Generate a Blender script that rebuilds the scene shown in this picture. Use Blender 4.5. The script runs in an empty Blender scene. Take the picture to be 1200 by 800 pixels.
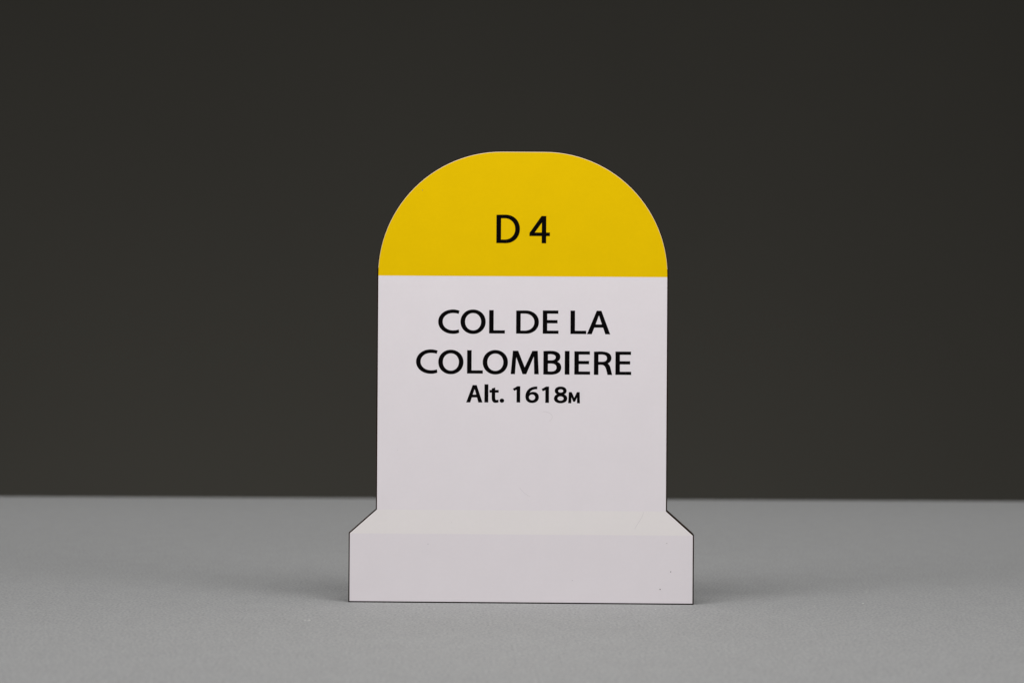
import bpy, bmesh, math, random
from mathutils import Matrix, Vector

random.seed(4)
S = bpy.context.scene
C = S.collection
K = 0.0601 / 404.0            # metres on the plaque face per pixel of its tracing
ROLL = math.radians(0.35)

# ------------------------------------------------------------------ camera
cam_data = bpy.data.cameras.new('camera')
cam = bpy.data.objects.new('camera', cam_data)
C.objects.link(cam)
S.camera = cam
cam_data.lens = 100.0
cam_data.sensor_width = 36.0
cam_data.clip_start = 0.01
cam_data.clip_end = 50.0
DIST = 3326.0 * K
cam.matrix_world = (Matrix.Translation((-12.07 * K, -DIST, 305.94 * K))
                    @ Matrix.Rotation(math.radians(90), 4, 'X')
                    @ Matrix.Rotation(ROLL, 4, 'Z'))
cam_data.dof.use_dof = True
cam_data.dof.focus_distance = DIST
cam_data.dof.aperture_fstop = 42.0

# ------------------------------------------------------------------ world, lamps, exposure
world = bpy.data.worlds.new('World')
S.world = world
world.use_nodes = True
bg = world.node_tree.nodes['Background']
bg.inputs[0].default_value = (1.0, 1.0, 1.0, 1)
bg.inputs[1].default_value = 0.075

def softbox(name, loc, target, size_x, size_y, power, col, spread=180.0):
    l = bpy.data.lights.new(name, 'AREA')
    l.shape = 'RECTANGLE'
    l.size = size_x
    l.size_y = size_y
    l.energy = power
    l.color = col
    l.spread = math.radians(spread)
    o = bpy.data.objects.new(name, l)
    C.objects.link(o)
    o.location = loc
    d = Vector(target) - Vector(loc)
    o.rotation_euler = d.to_track_quat('-Z', 'Y').to_euler()
    return o

softbox('softbox_overhead', (0.0, -0.14, 0.32), (0, 0.0, 0.0), 0.30, 0.15, 1.02, (1.0, 0.99, 0.98))
softbox('added_fill_rear', (-0.04, 0.33, 0.50), (-0.04, 0.29, 0.0), 0.9, 0.12, 0.48, (1.0, 0.99, 0.98), 80)  # added fill, brightens the rear of the table
softbox('softbox_left', (-0.9, -0.75, 0.60), (0, 0.02, 0.02), 0.6, 0.6, 0.80, (1.0, 0.99, 0.985), 70)
softbox('softbox_right', (0.9, -0.75, 0.60), (0, 0.02, 0.02), 0.6, 0.6, 0.66, (1.0, 0.99, 0.985), 70)
softbox('added_fill_backdrop', (-0.12, 0.50, -0.38), (-0.08, 0.95, -0.05), 0.7, 0.2, 1.5, (1.0, 0.985, 0.96))  # added unseen lamp behind the table, lifts the lower backdrop

S.view_settings.view_transform = 'Standard'
S.view_settings.look = 'None'
S.view_settings.exposure = 0.0
S.view_settings.gamma = 1.0
S.view_settings.use_curve_mapping = False
S.render.engine = 'CYCLES'

# ------------------------------------------------------------------ materials
def material(name, col, rough, spec=0.5, mottle=0.0, mottle_scale=200.0, bump=0.0, bump_scale=2000.0,
             speckle=0.0, speckle_scale=4000.0, tint=None, fibre=1.0):
    m = bpy.data.materials.new(name)
    m.use_nodes = True
    nt = m.node_tree
    b = nt.nodes['Principled BSDF']
    b.inputs['Base Color'].default_value = (*col, 1)
    b.inputs['Roughness'].default_value = rough
    b.inputs['Specular IOR Level'].default_value = spec
    tc = nt.nodes.new('ShaderNodeTexCoord')
    mp = nt.nodes.new('ShaderNodeMapping')
    mp.inputs['Scale'].default_value = (1.0, fibre, 1.0)
    nt.links.new(tc.outputs['Object'], mp.inputs['Vector'])
    src = None
    def layer(scale, amount, detail, a, c, prev):
        n = nt.nodes.new('ShaderNodeTexNoise')
        n.inputs['Scale'].default_value = scale
        n.inputs['Detail'].default_value = detail
        nt.links.new(mp.outputs['Vector'], n.inputs['Vector'])
        r = nt.nodes.new('ShaderNodeValToRGB')
        r.color_ramp.elements[0].position = 0.3
        r.color_ramp.elements[1].position = 0.7
        r.color_ramp.elements[0].color = (*a, 1)
        r.color_ramp.elements[1].color = (*c, 1)
        nt.links.new(n.outputs['Fac'], r.inputs['Fac'])
        x = nt.nodes.new('ShaderNodeMix')
        x.data_type = 'RGBA'
        x.blend_type = 'MULTIPLY'
        x.inputs['Factor'].default_value = 1.0
        if prev is None:
            x.inputs['A'].default_value = (*col, 1)
        else:
            nt.links.new(prev, x.inputs['A'])
        nt.links.new(r.outputs['Color'], x.inputs['B'])
        return x.outputs['Result']
    if mottle:
        t = tint or (1, 1, 1)
        src = layer(mottle_scale, mottle, 3.0, (1 - mottle, 1 - mottle, 1 - mottle),
                    tuple((1 + mottle) * v for v in t), src)
    if speckle:
        src = layer(speckle_scale, speckle, 2.0, (1 - speckle,) * 3, (1 + speckle,) * 3, src)
    if src is not None:
        nt.links.new(src, b.inputs['Base Color'])
    if bump:
        n = nt.nodes.new('ShaderNodeTexNoise')
        n.inputs['Scale'].default_value = bump_scale
        n.inputs['Detail'].default_value = 4.0
        nt.links.new(mp.outputs['Vector'], n.inputs['Vector'])
        bp = nt.nodes.new('ShaderNodeBump')
        bp.inputs['Strength'].default_value = bump
        bp.inputs['Distance'].default_value = 0.0001
        nt.links.new(n.outputs['Fac'], bp.inputs['Height'])
        nt.links.new(bp.outputs['Normal'], b.inputs['Normal'])
    return m

M_TABLE = material('grey_card', (0.294, 0.296, 0.297), 0.75, 0.25, mottle=0.028, mottle_scale=260,
                   bump=0.7, bump_scale=2600, speckle=0.18, speckle_scale=2300, fibre=0.4)
M_BACK = material('dark_backdrop', (0.070, 0.067, 0.0575), 0.9, 0.1, mottle=0.03, mottle_scale=6)
M_WHITE = material('white_print', (0.780, 0.732, 0.762), 0.42, 0.4, mottle=0.010, mottle_scale=180,
                   speckle=0.006, speckle_scale=1500, bump=0.03, bump_scale=900)
M_FOOT = material('white_foot_print', (0.757, 0.710, 0.740), 0.42, 0.4, mottle=0.010, mottle_scale=180,
                  speckle=0.006, speckle_scale=1500, bump=0.03, bump_scale=900)
M_BAND = material('pale_warm_print', (0.795, 0.755, 0.750), 0.42, 0.4, mottle=0.008, mottle_scale=180,
                  speckle=0.006, speckle_scale=1500, bump=0.03, bump_scale=900)
M_YELLOW = material('yellow_print', (0.790, 0.516, 0.000), 0.5, 0.05, mottle=0.012, mottle_scale=220,
                    speckle=0.008, speckle_scale=1500, bump=0.03, bump_scale=900)
M_EDGE_HIGHLIGHT = material('painted_edge_highlight', (0.72, 0.60, 0.44), 0.5, 0.3)  # pale tan stands in for the bright highlight along the arch
M_INK = material('black_ink', (0.002, 0.0015, 0.0018), 0.7, 0.03)
M_CHAR = material('charred_board_edge', (0.020, 0.008, 0.004), 0.6, 0.05, mottle=0.3, mottle_scale=600,
                  bump=0.3, bump_scale=2500)
M_FIBRE = material('grey_fibre', (0.60, 0.56, 0.58), 0.8, 0.2)
M_SPECK = material('dark_speck', (0.16, 0.12, 0.13), 0.8, 0.2)
M_LINT = material('white_lint', (0.75, 0.75, 0.74), 0.8, 0.2)

# ------------------------------------------------------------------ mesh helpers
def link(name, mesh, mat, parent=None):
    o = bpy.data.objects.new(name, mesh)
    C.objects.link(o)
    if mat:
        mesh.materials.append(mat)
    if parent:
        o.parent = parent
    return o

def curve_mesh(name, loops, y_front, y_back):
    """Closed 2-D loops (outer and holes) filled and given thickness, standing in the XZ plane."""
    cu = bpy.data.curves.new(name, 'CURVE')
    cu.dimensions = '2D'
    cu.fill_mode = 'BOTH'
    cu.extrude = 1.0
    for pts in loops:
        sp = cu.splines.new('POLY')
        sp.points.add(len(pts) - 1)
        for p, q in zip(sp.points, pts):
            p.co = (q[0] * 1000, q[1] * 1000, 0, 1)
        sp.use_cyclic_u = True
    tmp = bpy.data.objects.new(name, cu)
    C.objects.link(tmp)
    dg = bpy.context.evaluated_depsgraph_get()
    me = bpy.data.meshes.new_from_object(tmp.evaluated_get(dg))
    me.name = name
    bpy.data.objects.remove(tmp)
    bpy.data.curves.remove(cu)
    for v in me.vertices:
        x, y, z = v.co
        v.co = (x / 1000, y_front if z > 0 else y_back, y / 1000)
    me.materials.clear()
    bm = bmesh.new()
    bm.from_mesh(me)
    bmesh.ops.remove_doubles(bm, verts=bm.verts, dist=1e-7)
    bmesh.ops.recalc_face_normals(bm, faces=bm.faces)
    bm.to_mesh(me)
    bm.free()
    return me

def rounded_slab(name, x0, x1, y0, y1, z0, z1, bevel, mat):
    bm = bmesh.new()
    bmesh.ops.create_cube(bm, size=1.0)
    for v in bm.verts:
        v.co = ((x0 + x1) / 2 + v.co.x * (x1 - x0), (y0 + y1) / 2 + v.co.y * (y1 - y0),
                (z0 + z1) / 2 + v.co.z * (z1 - z0))
    bmesh.ops.bevel(bm, geom=bm.edges[:], offset=bevel, segments=3, affect='EDGES', profile=0.5)
    me = bpy.data.meshes.new(name)
    bm.to_mesh(me)
    bm.free()
    return link(name, me, mat)

# ------------------------------------------------------------------ setting
table = rounded_slab('table_top', -0.75, 0.75, -0.85, 0.330, -0.02, 0.0, 0.0015, M_TABLE)
table['kind'] = 'structure'
table.rotation_euler.z = math.radians(1.4)
backdrop = rounded_slab('backdrop', -1.3, 1.3, 0.95, 0.96, -0.8, 1.0, 0.002, M_BACK)
backdrop['kind'] = 'structure'

# ------------------------------------------------------------------ plaque outline (tracing units, centre bottom = 0,0)
HB, HW, R = 202.0, 170.4, 145.5
V_BASE, V_SHOULDER, V_LINE, V_TOP = 81.4, 109.4, 382.2, 528.5

def outline(ins):
    """The plaque's silhouette, moved inwards by ins, counter-clockwise."""
    d = math.hypot(HB - HW, V_SHOULDER - V_BASE)
    nx, nz = (V_SHOULDER - V_BASE) / d, (HB - HW) / d        # outward normal of the right slope
    hb, hw = HB - ins, HW - ins
    # slope line: nx*x + nz*z = c
    c = nx * HB + nz * V_BASE - ins
    zb = (c - nx * hb) / nz
    zw = (c - nx * hw) / nz
    right = [(hb, ins), (hb, zb), (hw, zw), (hw, V_LINE - 60), (hw, V_LINE - 0.5)]
    cx, cz = HW - R, V_TOP - R
    n = 28
    arc = [(cx + (R - ins) * math.cos(i * math.pi / 2 / n), cz + (R - ins) * math.sin(i * math.pi / 2 / n))
           for i in range(n + 1)]
    right += arc
    left = [(-x, z) for x, z in reversed(right)]
    return right + left

plaque = bpy.data.objects.new('milestone_plaque', None)
C.objects.link(plaque)
plaque['label'] = 'small white milestone-shaped plaque with yellow rounded top and black lettering, standing on grey table'
plaque['category'] = 'plaque'
plaque.rotation_euler.z = math.radians(-1.0)

THICK = 0.006
EDGE = 1.9                                                    # rounded charred arris, tracing units
bm = bmesh.new()
rings = []
def ring(ins, y):
    return [bm.verts.new((x * K, y, z * K)) for x, z in outline(ins)]
steps = 5
for j in range(steps + 1):
    a = j * math.pi / 2 / steps
    rings.append(ring(EDGE * (1 - math.sin(a)), EDGE * K * (1 - math.cos(a))))
for j in range(steps + 1):
    a = (steps - j) * math.pi / 2 / steps
    rings.append(ring(EDGE * (1 - math.sin(a)), THICK - EDGE * K * (1 - math.cos(a))))
for r0, r1 in zip(rings, rings[1:]):
    n = len(r0)
    for i in range(n):
        f = bm.faces.new((r0[i], r1[i], r1[(i + 1) % n], r0[(i + 1) % n]))
        f.smooth = True
bm.faces.new(rings[0])
bm.faces.new(list(reversed(rings[-1])))
bmesh.ops.recalc_face_normals(bm, faces=bm.faces)
me = bpy.data.meshes.new('board')
bm.to_mesh(me)
bm.free()
board = link('board', me, M_CHAR, plaque)
board['label'] = 'board with dark charred cut edge'

# printed face: yellow top, white body, pale band, white base
FACE = -0.00005
face = outline(EDGE * 0.8)
half = [p for p in face if p[0] > 0]
def mirrored(pts):
    return pts + [(-x, z) for x, z in reversed(pts)]
def panel(name, pts, mat, label, lift=0.0):
    loop = [(x * K, z * K) for x, z in pts]
    o = link(name, curve_mesh(name, [loop], FACE - lift, 0.00003), mat, plaque)
    o['label'] = label
    return o
hw = HW - EDGE * 0.8
hb = HB - EDGE * 0.8
b0 = half[1]
w0 = half[2]
yellow_cap = panel('yellow_cap', mirrored([(hw, V_LINE - 0.15)] + [p for p in half if p[1] > V_LINE + 1]), M_YELLOW,
                   'glossy yellow rounded top', 0.000002)
white_panel = panel('white_panel', mirrored([(hw, w0[1]), (hw, V_LINE)]), M_WHITE, 'white printed body')
pale_band = panel('pale_band', mirrored([(b0[0], b0[1] - 0.12), (b0[0], b0[1]), (w0[0], w0[1]), (w0[0], w0[1] + 0.12)]), M_BAND, 'pale warm sloping shoulder band', 0.000002)
base_panel = panel('base_panel', mirrored([(hb, EDGE * 0.8), (hb, b0[1])]), M_FOOT, 'white printed foot')

# fine chamfer of the print layer round the arch, pale to paint in its highlight
def arch(ins):
    return [p for p in outline(ins) if p[1] > V_LINE + 1]
bm = bmesh.new()
a0 = [bm.verts.new((x * K, FACE, z * K)) for x, z in arch(EDGE * 0.8)]
a1 = [bm.verts.new((x * K, 0.00006, z * K)) for x, z in arch(EDGE * 0.8 - 0.6)]
for i in range(len(a0) - 1):
    bm.faces.new((a0[i], a1[i], a1[i + 1], a0[i + 1])).smooth = True
bmesh.ops.recalc_face_normals(bm, faces=bm.faces)
me = bpy.data.meshes.new('edge_highlight')
bm.to_mesh(me)
bm.free()
link('edge_highlight', me, M_EDGE_HIGHLIGHT, yellow_cap)

# ------------------------------------------------------------------ lettering, each glyph its own outline
INK = FACE - 0.000012
SN, CS = math.sin(ROLL), math.cos(ROLL)

def to_local(px, py):
    dx, dy = px - 610.2, py - 706.0
    return dx * CS + dy * SN, dx * SN - dy * CS

def ell(cx, cy, rx, ry, a0=0.0, a1=360.0, n=48, p=2.0):
    """Arc of a superellipse; angles run with y downwards."""
    out = []
    for i in range(n + 1):
        a = math.radians(a0 + (a1 - a0) * i / n)
        c, s = math.cos(a), math.sin(a)
        out.append((cx + rx * math.copysign(abs(c) ** (2 / p), c), cy + ry * math.copysign(abs(s) ** (2 / p), s)))
    return out

def ring_loop(cx, cy, rx, ry, p=2.0):
    return ell(cx, cy, rx, ry, p=p)[:-1]

def bez(p0, p1, p2, p3, n=10):
    out = []
    for i in range(n + 1):
        t = i / n
        u = 1 - t
        out.append(tuple(u**3 * a + 3*u*u*t * b + 3*u*t*t * c + t**3 * d for a, b, c, d in zip(p0, p1, p2, p3)))
    return out

def swell(lp, d):
    """Moves a closed loop outwards by d (inwards when d < 0)."""
    pts = [q for i, q in enumerate(lp) if math.hypot(q[0] - lp[i - 1][0], q[1] - lp[i - 1][1]) > 0.02]
    n = len(pts)
    area = sum(pts[i - 1][0] * pts[i][1] - pts[i][0] * pts[i - 1][1] for i in range(n))
    sg = 1.0 if area > 0 else -1.0
    out = []
    for i in range(n):
        a, b, c = pts[i - 1], pts[i], pts[(i + 1) % n]
        l0 = math.hypot(b[0] - a[0], b[1] - a[1])
        l1 = math.hypot(c[0] - b[0], c[1] - b[1])
        n0 = ((b[1] - a[1]) / l0 * sg, -(b[0] - a[0]) / l0 * sg)
        n1 = ((c[1] - b[1]) / l1 * sg, -(c[0] - b[0]) / l1 * sg)
        k = max(0.45, 1 + n0[0] * n1[0] + n0[1] * n1[1])
        out.append((b[0] + (n0[0] + n1[0]) * d / k, b[1] + (n0[1] + n1[1]) * d / k))
    return out

def glyph(name, loops, parent):
    loops = [swell(lp, 0.26 if i == 0 else -0.26) for i, lp in enumerate(loops)]
    xs = [q[0] for q in loops[0]]
    ys = [q[1] for q in loops[0]]
    cx, cy = (min(xs) + max(xs)) / 2, (min(ys) + max(ys)) / 2
    lx, lz = to_local(cx, cy)
    real = []
    for lp in loops:
        pts = []
        for x, y in lp:
            q = ((lx + x - cx) * K, (lz - (y - cy)) * K)
            if not pts or math.hypot(q[0] - pts[-1][0], q[1] - pts[-1][1]) > 1e-6:
                pts.append(q)
        real.append(pts)
    return link(name, curve_mesh(name, real, INK, FACE + 0.00001), M_INK, parent)

def box(x0, y0, x1, y1):
    return [(x0, y0), (x1, y0), (x1, y1), (x0, y1)]

def O_(x, y):                                                  # x, y = left edge, top of capitals
    cx, cy = x + 14.5, y + 13.4
    return [ring_loop(cx, cy, 14.5, 14.05, 2.06), ring_loop(cx, cy, 9.6, 10.35, 2.06)]

def C_(x, y, w=24.3):
    cx, cy = x + 17.2, y + 13.4
    top = ell(cx, cy, 17.2, 14.0, 270, 90, 40, 2.06)           # outer, top round the left to the bottom
    inn = ell(cx, cy, 12.4, 10.35, 90, 270, 40, 2.06)
    e = x + w
    lo = bez((cx, cy + 14.0), (cx + 2.5, cy + 14.0), (e - 2, cy + 13.6), (e - 0.1, cy + 12.6))
    li = bez((e - 0.6, cy + 9.3), (e - 2.4, cy + 10.1), (cx + 2.4, cy + 10.35), (cx, cy + 10.35))
    ui = bez((cx, cy - 10.35), (cx + 2.4, cy - 10.35), (e - 2.6, cy - 10.1), (e - 0.9, cy - 9.4))
    uo = bez((e + 0.1, cy - 12.6), (e - 2, cy - 13.5), (cx + 2.5, cy - 14.0), (cx, cy - 14.0))
    return [top + lo[1:] + li + inn[1:] + ui[1:] + uo[:-1]]

def L_(x, y, h=26.8):
    return [[(x, y), (x + 4.8, y), (x + 4.8, y + h - 3.3), (x + 18.0, y + h - 3.3), (x + 18.0, y + h), (x, y + h)]]

def D_(x, y, w, h, stem, t, start):
    cy = y + h / 2
    oc = x + start
    outer = [(x, y + 0.25)] + bez((x, y + 0.25), (x + 3, y), (oc - 3, y), (oc, y)) \
        + ell(oc, cy, w - start, h / 2, -90, 90, 40, 2.1) + [(x, y + h - 0.1)]
    ic = x + start - 1.2
    inner = [(x + stem, y + t), (ic, y + t)] + ell(ic, cy, w - stem - start + 1.2, h / 2 - t, -90, 90, 40, 2.1) \
        + [(x + stem, y + h - t)]
    return [outer, inner]

def E_(x, y, h=26.7):
    m = y + 11.2
    return [[(x, y), (x + 17.7, y), (x + 17.7, y + 3.3), (x + 4.8, y + 3.3), (x + 4.8, m), (x + 16.8, m),
             (x + 16.8, m + 3.3), (x + 4.8, m + 3.3), (x + 4.8, y + h - 3.2), (x + 18.0, y + h - 3.2),
             (x + 18.0, y + h), (x, y + h)]]

Y = yellow_cap
W = white_panel
glyph('letter', D_(582.0, 252.2, 27.0, 32.8, 5.0, 3.75, 10.5), Y)
glyph('digit', [[(634.6, 253.7), (639.8, 253.7), (639.8, 273.0), (644.1, 273.0), (644.1, 276.7), (639.8, 276.7),
                 (639.8, 285.1), (635.0, 285.1), (635.0, 276.7), (620.7, 276.7), (620.7, 273.4)],
                [(635.0, 261.0), (626.2, 273.0), (635.0, 273.0)]], Y)

glyph('letter', C_(513.9, 363.4), W)
glyph('letter', O_(540.0, 363.5), W)
glyph('letter', L_(573.5, 363.6), W)
glyph('letter', D_(605.1, 364.0, 26.1, 26.7, 4.8, 3.2, 11.0), W)
glyph('letter', E_(636.2, 364.0), W)
glyph('letter', L_(668.6, 364.2), W)
glyph('letter', [[(699.1, 364.4), (704.3, 364.4), (714.5, 391.3), (709.4, 391.3), (706.6, 383.6), (696.1, 383.6),
                  (693.1, 391.3), (688.1, 391.3)], [(701.6, 369.2), (697.4, 380.3), (705.4, 380.3)]], W)

glyph('letter', C_(488.0, 410.0, 24.6), W)
glyph('letter', O_(514.0, 410.5), W)
glyph('letter', L_(547.7, 410.4), W)
glyph('letter', O_(566.0, 410.8), W)
glyph('letter', [[(601.2, 411.1), (607.0, 411.1), (614.9, 430.6), (623.9, 411.1), (629.8, 411.1), (631.1, 437.9),
                  (626.3, 437.9), (625.5, 417.2), (616.6, 437.9), (612.6, 437.9), (604.9, 418.0), (603.3, 437.9),
                  (598.8, 437.9)]], W)
# B
outer = [(636.9, 411.5)] + bez((637.0, 411.5), (641, 411.0), (646, 411.1), (647.5, 411.25)) \
    + bez((647.5, 411.25), (653.0, 411.7), (656.3, 414.0), (656.3, 417.8)) \
    + bez((656.3, 417.8), (656.3, 420.4), (654.8, 422.4), (652.3, 423.6)) \
    + bez((652.3, 423.6), (655.6, 424.6), (657.4, 427.0), (657.4, 430.4)) \
    + bez((657.4, 430.4), (657.4, 435.2), (653.2, 438.5), (645.0, 438.5)) + [(636.9, 438.3)]
up = [(641.8, 414.8)] + bez((642.0, 414.7), (644, 414.5), (646, 414.5), (647.0, 414.7)) \
    + bez((647.0, 414.7), (649.8, 415.1), (651.3, 416.4), (651.3, 418.4)) \
    + bez((651.3, 418.4), (651.3, 420.7), (649.2, 422.2), (646.0, 422.2)) + [(641.8, 422.2)]
lo = [(641.8, 425.5), (645.8, 425.5)] + bez((645.8, 425.5), (650.0, 425.6), (652.3, 427.2), (652.3, 430.3)) \
    + bez((652.3, 430.3), (652.3, 433.6), (649.6, 435.2), (645.5, 435.2)) + [(641.8, 435.1)]
glyph('letter', [outer, up, lo], W)
glyph('letter', [box(661.9, 411.3, 667.0, 438.4)], W)
glyph('letter', E_(673.1, 411.7), W)
# R
outer = [(696.0, 412.2)] + bez((696.0, 412.2), (700, 411.8), (705, 411.8), (706.5, 412.0)) \
    + bez((706.5, 412.0), (712.5, 412.5), (716.0, 415.0), (716.0, 419.2)) \
    + bez((716.0, 419.2), (716.0, 422.6), (713.6, 424.8), (711.3, 425.6)) \
    + bez((711.3, 425.6), (713.6, 426.6), (714.5, 429.0), (715.2, 432.0)) + [(716.9, 438.7), (711.9, 438.7)] \
    + bez((711.9, 438.7), (710.0, 431.5), (709.6, 427.2), (704.8, 427.0)) + [(700.8, 427.0), (700.8, 438.7), (696.0, 438.7)]
inner = [(700.8, 415.1)] + bez((701.0, 415.1), (703, 414.9), (705.5, 414.9), (706.3, 415.1)) \
    + bez((706.3, 415.1), (709.6, 415.5), (711.2, 417.0), (711.2, 419.5)) \
    + bez((711.2, 419.5), (711.2, 422.4), (709.0, 423.9), (705.5, 423.9)) + [(700.8, 423.9)]
glyph('letter', [outer, inner], W)
glyph('letter', E_(721.1, 412.0), W)

# Alt. 1618M
glyph('letter', [[(554.1, 451.1), (558.5, 451.1), (565.2, 470.9), (560.9, 470.9), (559.2, 465.0), (552.9, 465.0),
                  (551.0, 470.9), (546.8, 470.9)], [(556.3, 455.2), (553.7, 462.2), (558.5, 462.2)]], W)
glyph('letter', [box(568.0, 450.2, 572.1, 470.9)], W)
glyph('letter', [[(576.6, 455.0), (580.1, 454.0), (580.1, 456.9), (584.2, 456.9), (584.2, 459.4), (580.1, 459.4)]
                 + bez((580.1, 459.4), (580.1, 467.5), (580.0, 468.6), (582.2, 468.5)) + [(584.0, 468.2), (584.0, 470.8)]
                 + bez((584.0, 470.8), (579.5, 472.2), (576.5, 471.0), (576.5, 465.6))
                 + [(576.5, 459.4), (574.0, 459.4), (574.0, 456.9), (576.5, 456.9)]], W)
glyph('full_stop', [ring_loop(588.2, 469.05, 2.4, 2.2)], W)
for x, y in ((601.3, 452.4), (634.9, 452.8)):
    glyph('digit', [[(x + 5.0, y), (x + 8.1, y), (x + 8.1, y + 18.5), (x + 4.3, y + 18.5), (x + 4.3, y + 3.6),
                     (x + 1.2, y + 4.9), (x, y + 2.9)]], W)
# 6
outer = [(629.3, 452.7)] + bez((629.3, 452.7), (620.5, 452.6), (615.9, 457.6), (615.9, 464.2)) \
    + bez((615.9, 464.2), (615.9, 468.8), (618.9, 471.5), (623.5, 471.5)) \
    + bez((623.5, 471.5), (628.2, 471.5), (631.2, 468.8), (631.2, 464.9)) \
    + bez((631.2, 464.9), (631.2, 461.3), (628.5, 459.0), (624.8, 459.0)) \
    + bez((624.8, 459.0), (622.7, 459.0), (621.2, 459.7), (620.2, 460.8)) \
    + bez((620.2, 460.8), (621.0, 457.4), (624.0, 455.4), (629.3, 455.3))
glyph('digit', [outer, ring_loop(623.5, 465.2, 3.85, 3.6)], W)
# 8
outer = bez((656.9, 452.8), (661.0, 452.8), (663.6, 454.7), (663.6, 457.4)) \
    + bez((663.6, 457.4), (663.6, 459.3), (662.4, 460.7), (660.5, 461.6)) \
    + bez((660.5, 461.6), (663.0, 462.6), (664.4, 464.3), (664.4, 466.5)) \
    + bez((664.4, 466.5), (664.4, 469.7), (661.3, 471.8), (656.8, 471.8)) \
    + bez((656.8, 471.8), (652.3, 471.8), (649.3, 469.7), (649.3, 466.6)) \
    + bez((649.3, 466.6), (649.3, 464.3), (650.8, 462.6), (653.3, 461.7)) \
    + bez((653.3, 461.7), (651.3, 460.8), (650.2, 459.4), (650.2, 457.5)) \
    + bez((650.2, 457.5), (650.2, 454.7), (652.8, 452.8), (656.9, 452.8))[:-1]
glyph('digit', [outer, ring_loop(656.9, 457.7, 3.2, 2.15), ring_loop(656.8, 466.5, 3.75, 2.75)], W)
glyph('letter', [[(666.6, 459.3), (669.6, 459.3), (672.8, 466.2), (676.0, 459.3), (678.9, 459.3), (679.2, 471.8),
                  (676.2, 471.8), (676.0, 465.0), (673.7, 470.0), (671.7, 470.0), (669.4, 464.8), (669.1, 471.8),
                  (666.0, 471.8)]], W)

# ------------------------------------------------------------------ wear on the print: specks and fine hair marks
def dot(px, py, r, parent, mat=M_SPECK):
    x, z = to_local(px, py)
    n = 9
    lp = []
    for i in range(n):
        a = i * 2 * math.pi / n
        q = r * random.uniform(0.7, 1.25)
        lp.append(((x + q * math.cos(a)) * K, (z + q * math.sin(a)) * K))
    link('speck', curve_mesh('speck', [lp], FACE - 0.00002, FACE + 0.00001), mat, parent)

def hair(pts, w, parent):
    loc = [to_local(*p) for p in bez(*pts, n=12)]
    up, dn = [], []
    for i, (x, z) in enumerate(loc):
        a = loc[max(0, i - 1)]
        b = loc[min(len(loc) - 1, i + 1)]
        d = math.hypot(b[0] - a[0], b[1] - a[1])
        nx, nz = -(b[1] - a[1]) / d * w / 2, (b[0] - a[0]) / d * w / 2
        up.append(((x + nx) * K, (z + nz) * K))
        dn.append(((x - nx) * K, (z - nz) * K))
    link('hair_mark', curve_mesh('hair_mark', [up + dn[::-1]], FACE - 0.00001, FACE + 0.00001), M_FIBRE, parent)

for x, y, r in ((773.0, 689.0, 0.75), (785.4, 668.6, 0.65), (780.9, 635.4, 0.4), (501.7, 636.5, 0.35), (670.5, 679.0, 0.3)):
    dot(x, y, r, base_panel)
for x, y, r in ((619.0, 585.6, 0.3), (466.0, 527.0, 0.35)):
    dot(x, y, r, white_panel, M_FIBRE)
dot(529.5, 611.5, 0.35, pale_band, M_FIBRE)
dot(495.2, 223.0, 0.45, yellow_cap)
hair(((636.0, 482.0), (643.0, 481.0), (652.0, 487.0), (644.0, 493.0)), 0.30, white_panel)
hair(((609.0, 571.0), (614.0, 577.0), (618.0, 580.0), (621.0, 581.0)), 0.25, white_panel)
hair(((753.5, 599.0), (753.0, 606.0), (747.0, 611.0), (743.5, 619.0)), 0.35, pale_band)

# ------------------------------------------------------------------ lint on the table round the plaque
bm = bmesh.new()
def crumb(x, y, s):
    m = Matrix.Translation((x, y, s * 0.35)) @ Matrix.Rotation(random.uniform(0, 3), 4, 'Z') \
        @ Matrix.Diagonal((s * random.uniform(0.8, 2.2), s * 0.6, s * 0.45, 1))
    bmesh.ops.create_icosphere(bm, subdivisions=1, radius=1.0, matrix=m)
crumb(-0.0345, -0.0325, 0.00017)
crumb(-0.0352, -0.0322, 0.00013)
crumb(0.0600, 0.004, 0.00012)
for i in range(22):
    crumb(random.uniform(-0.085, 0.085), random.uniform(-0.06, 0.05) - 0.012, random.uniform(0.00004, 0.00009))
me = bpy.data.meshes.new('lint')
bm.to_mesh(me)
bm.free()
lint = link('lint', me, M_LINT)
lint['kind'] = 'stuff'
lint['label'] = 'tiny pale lint specks scattered on the grey table'
lint['category'] = 'lint'
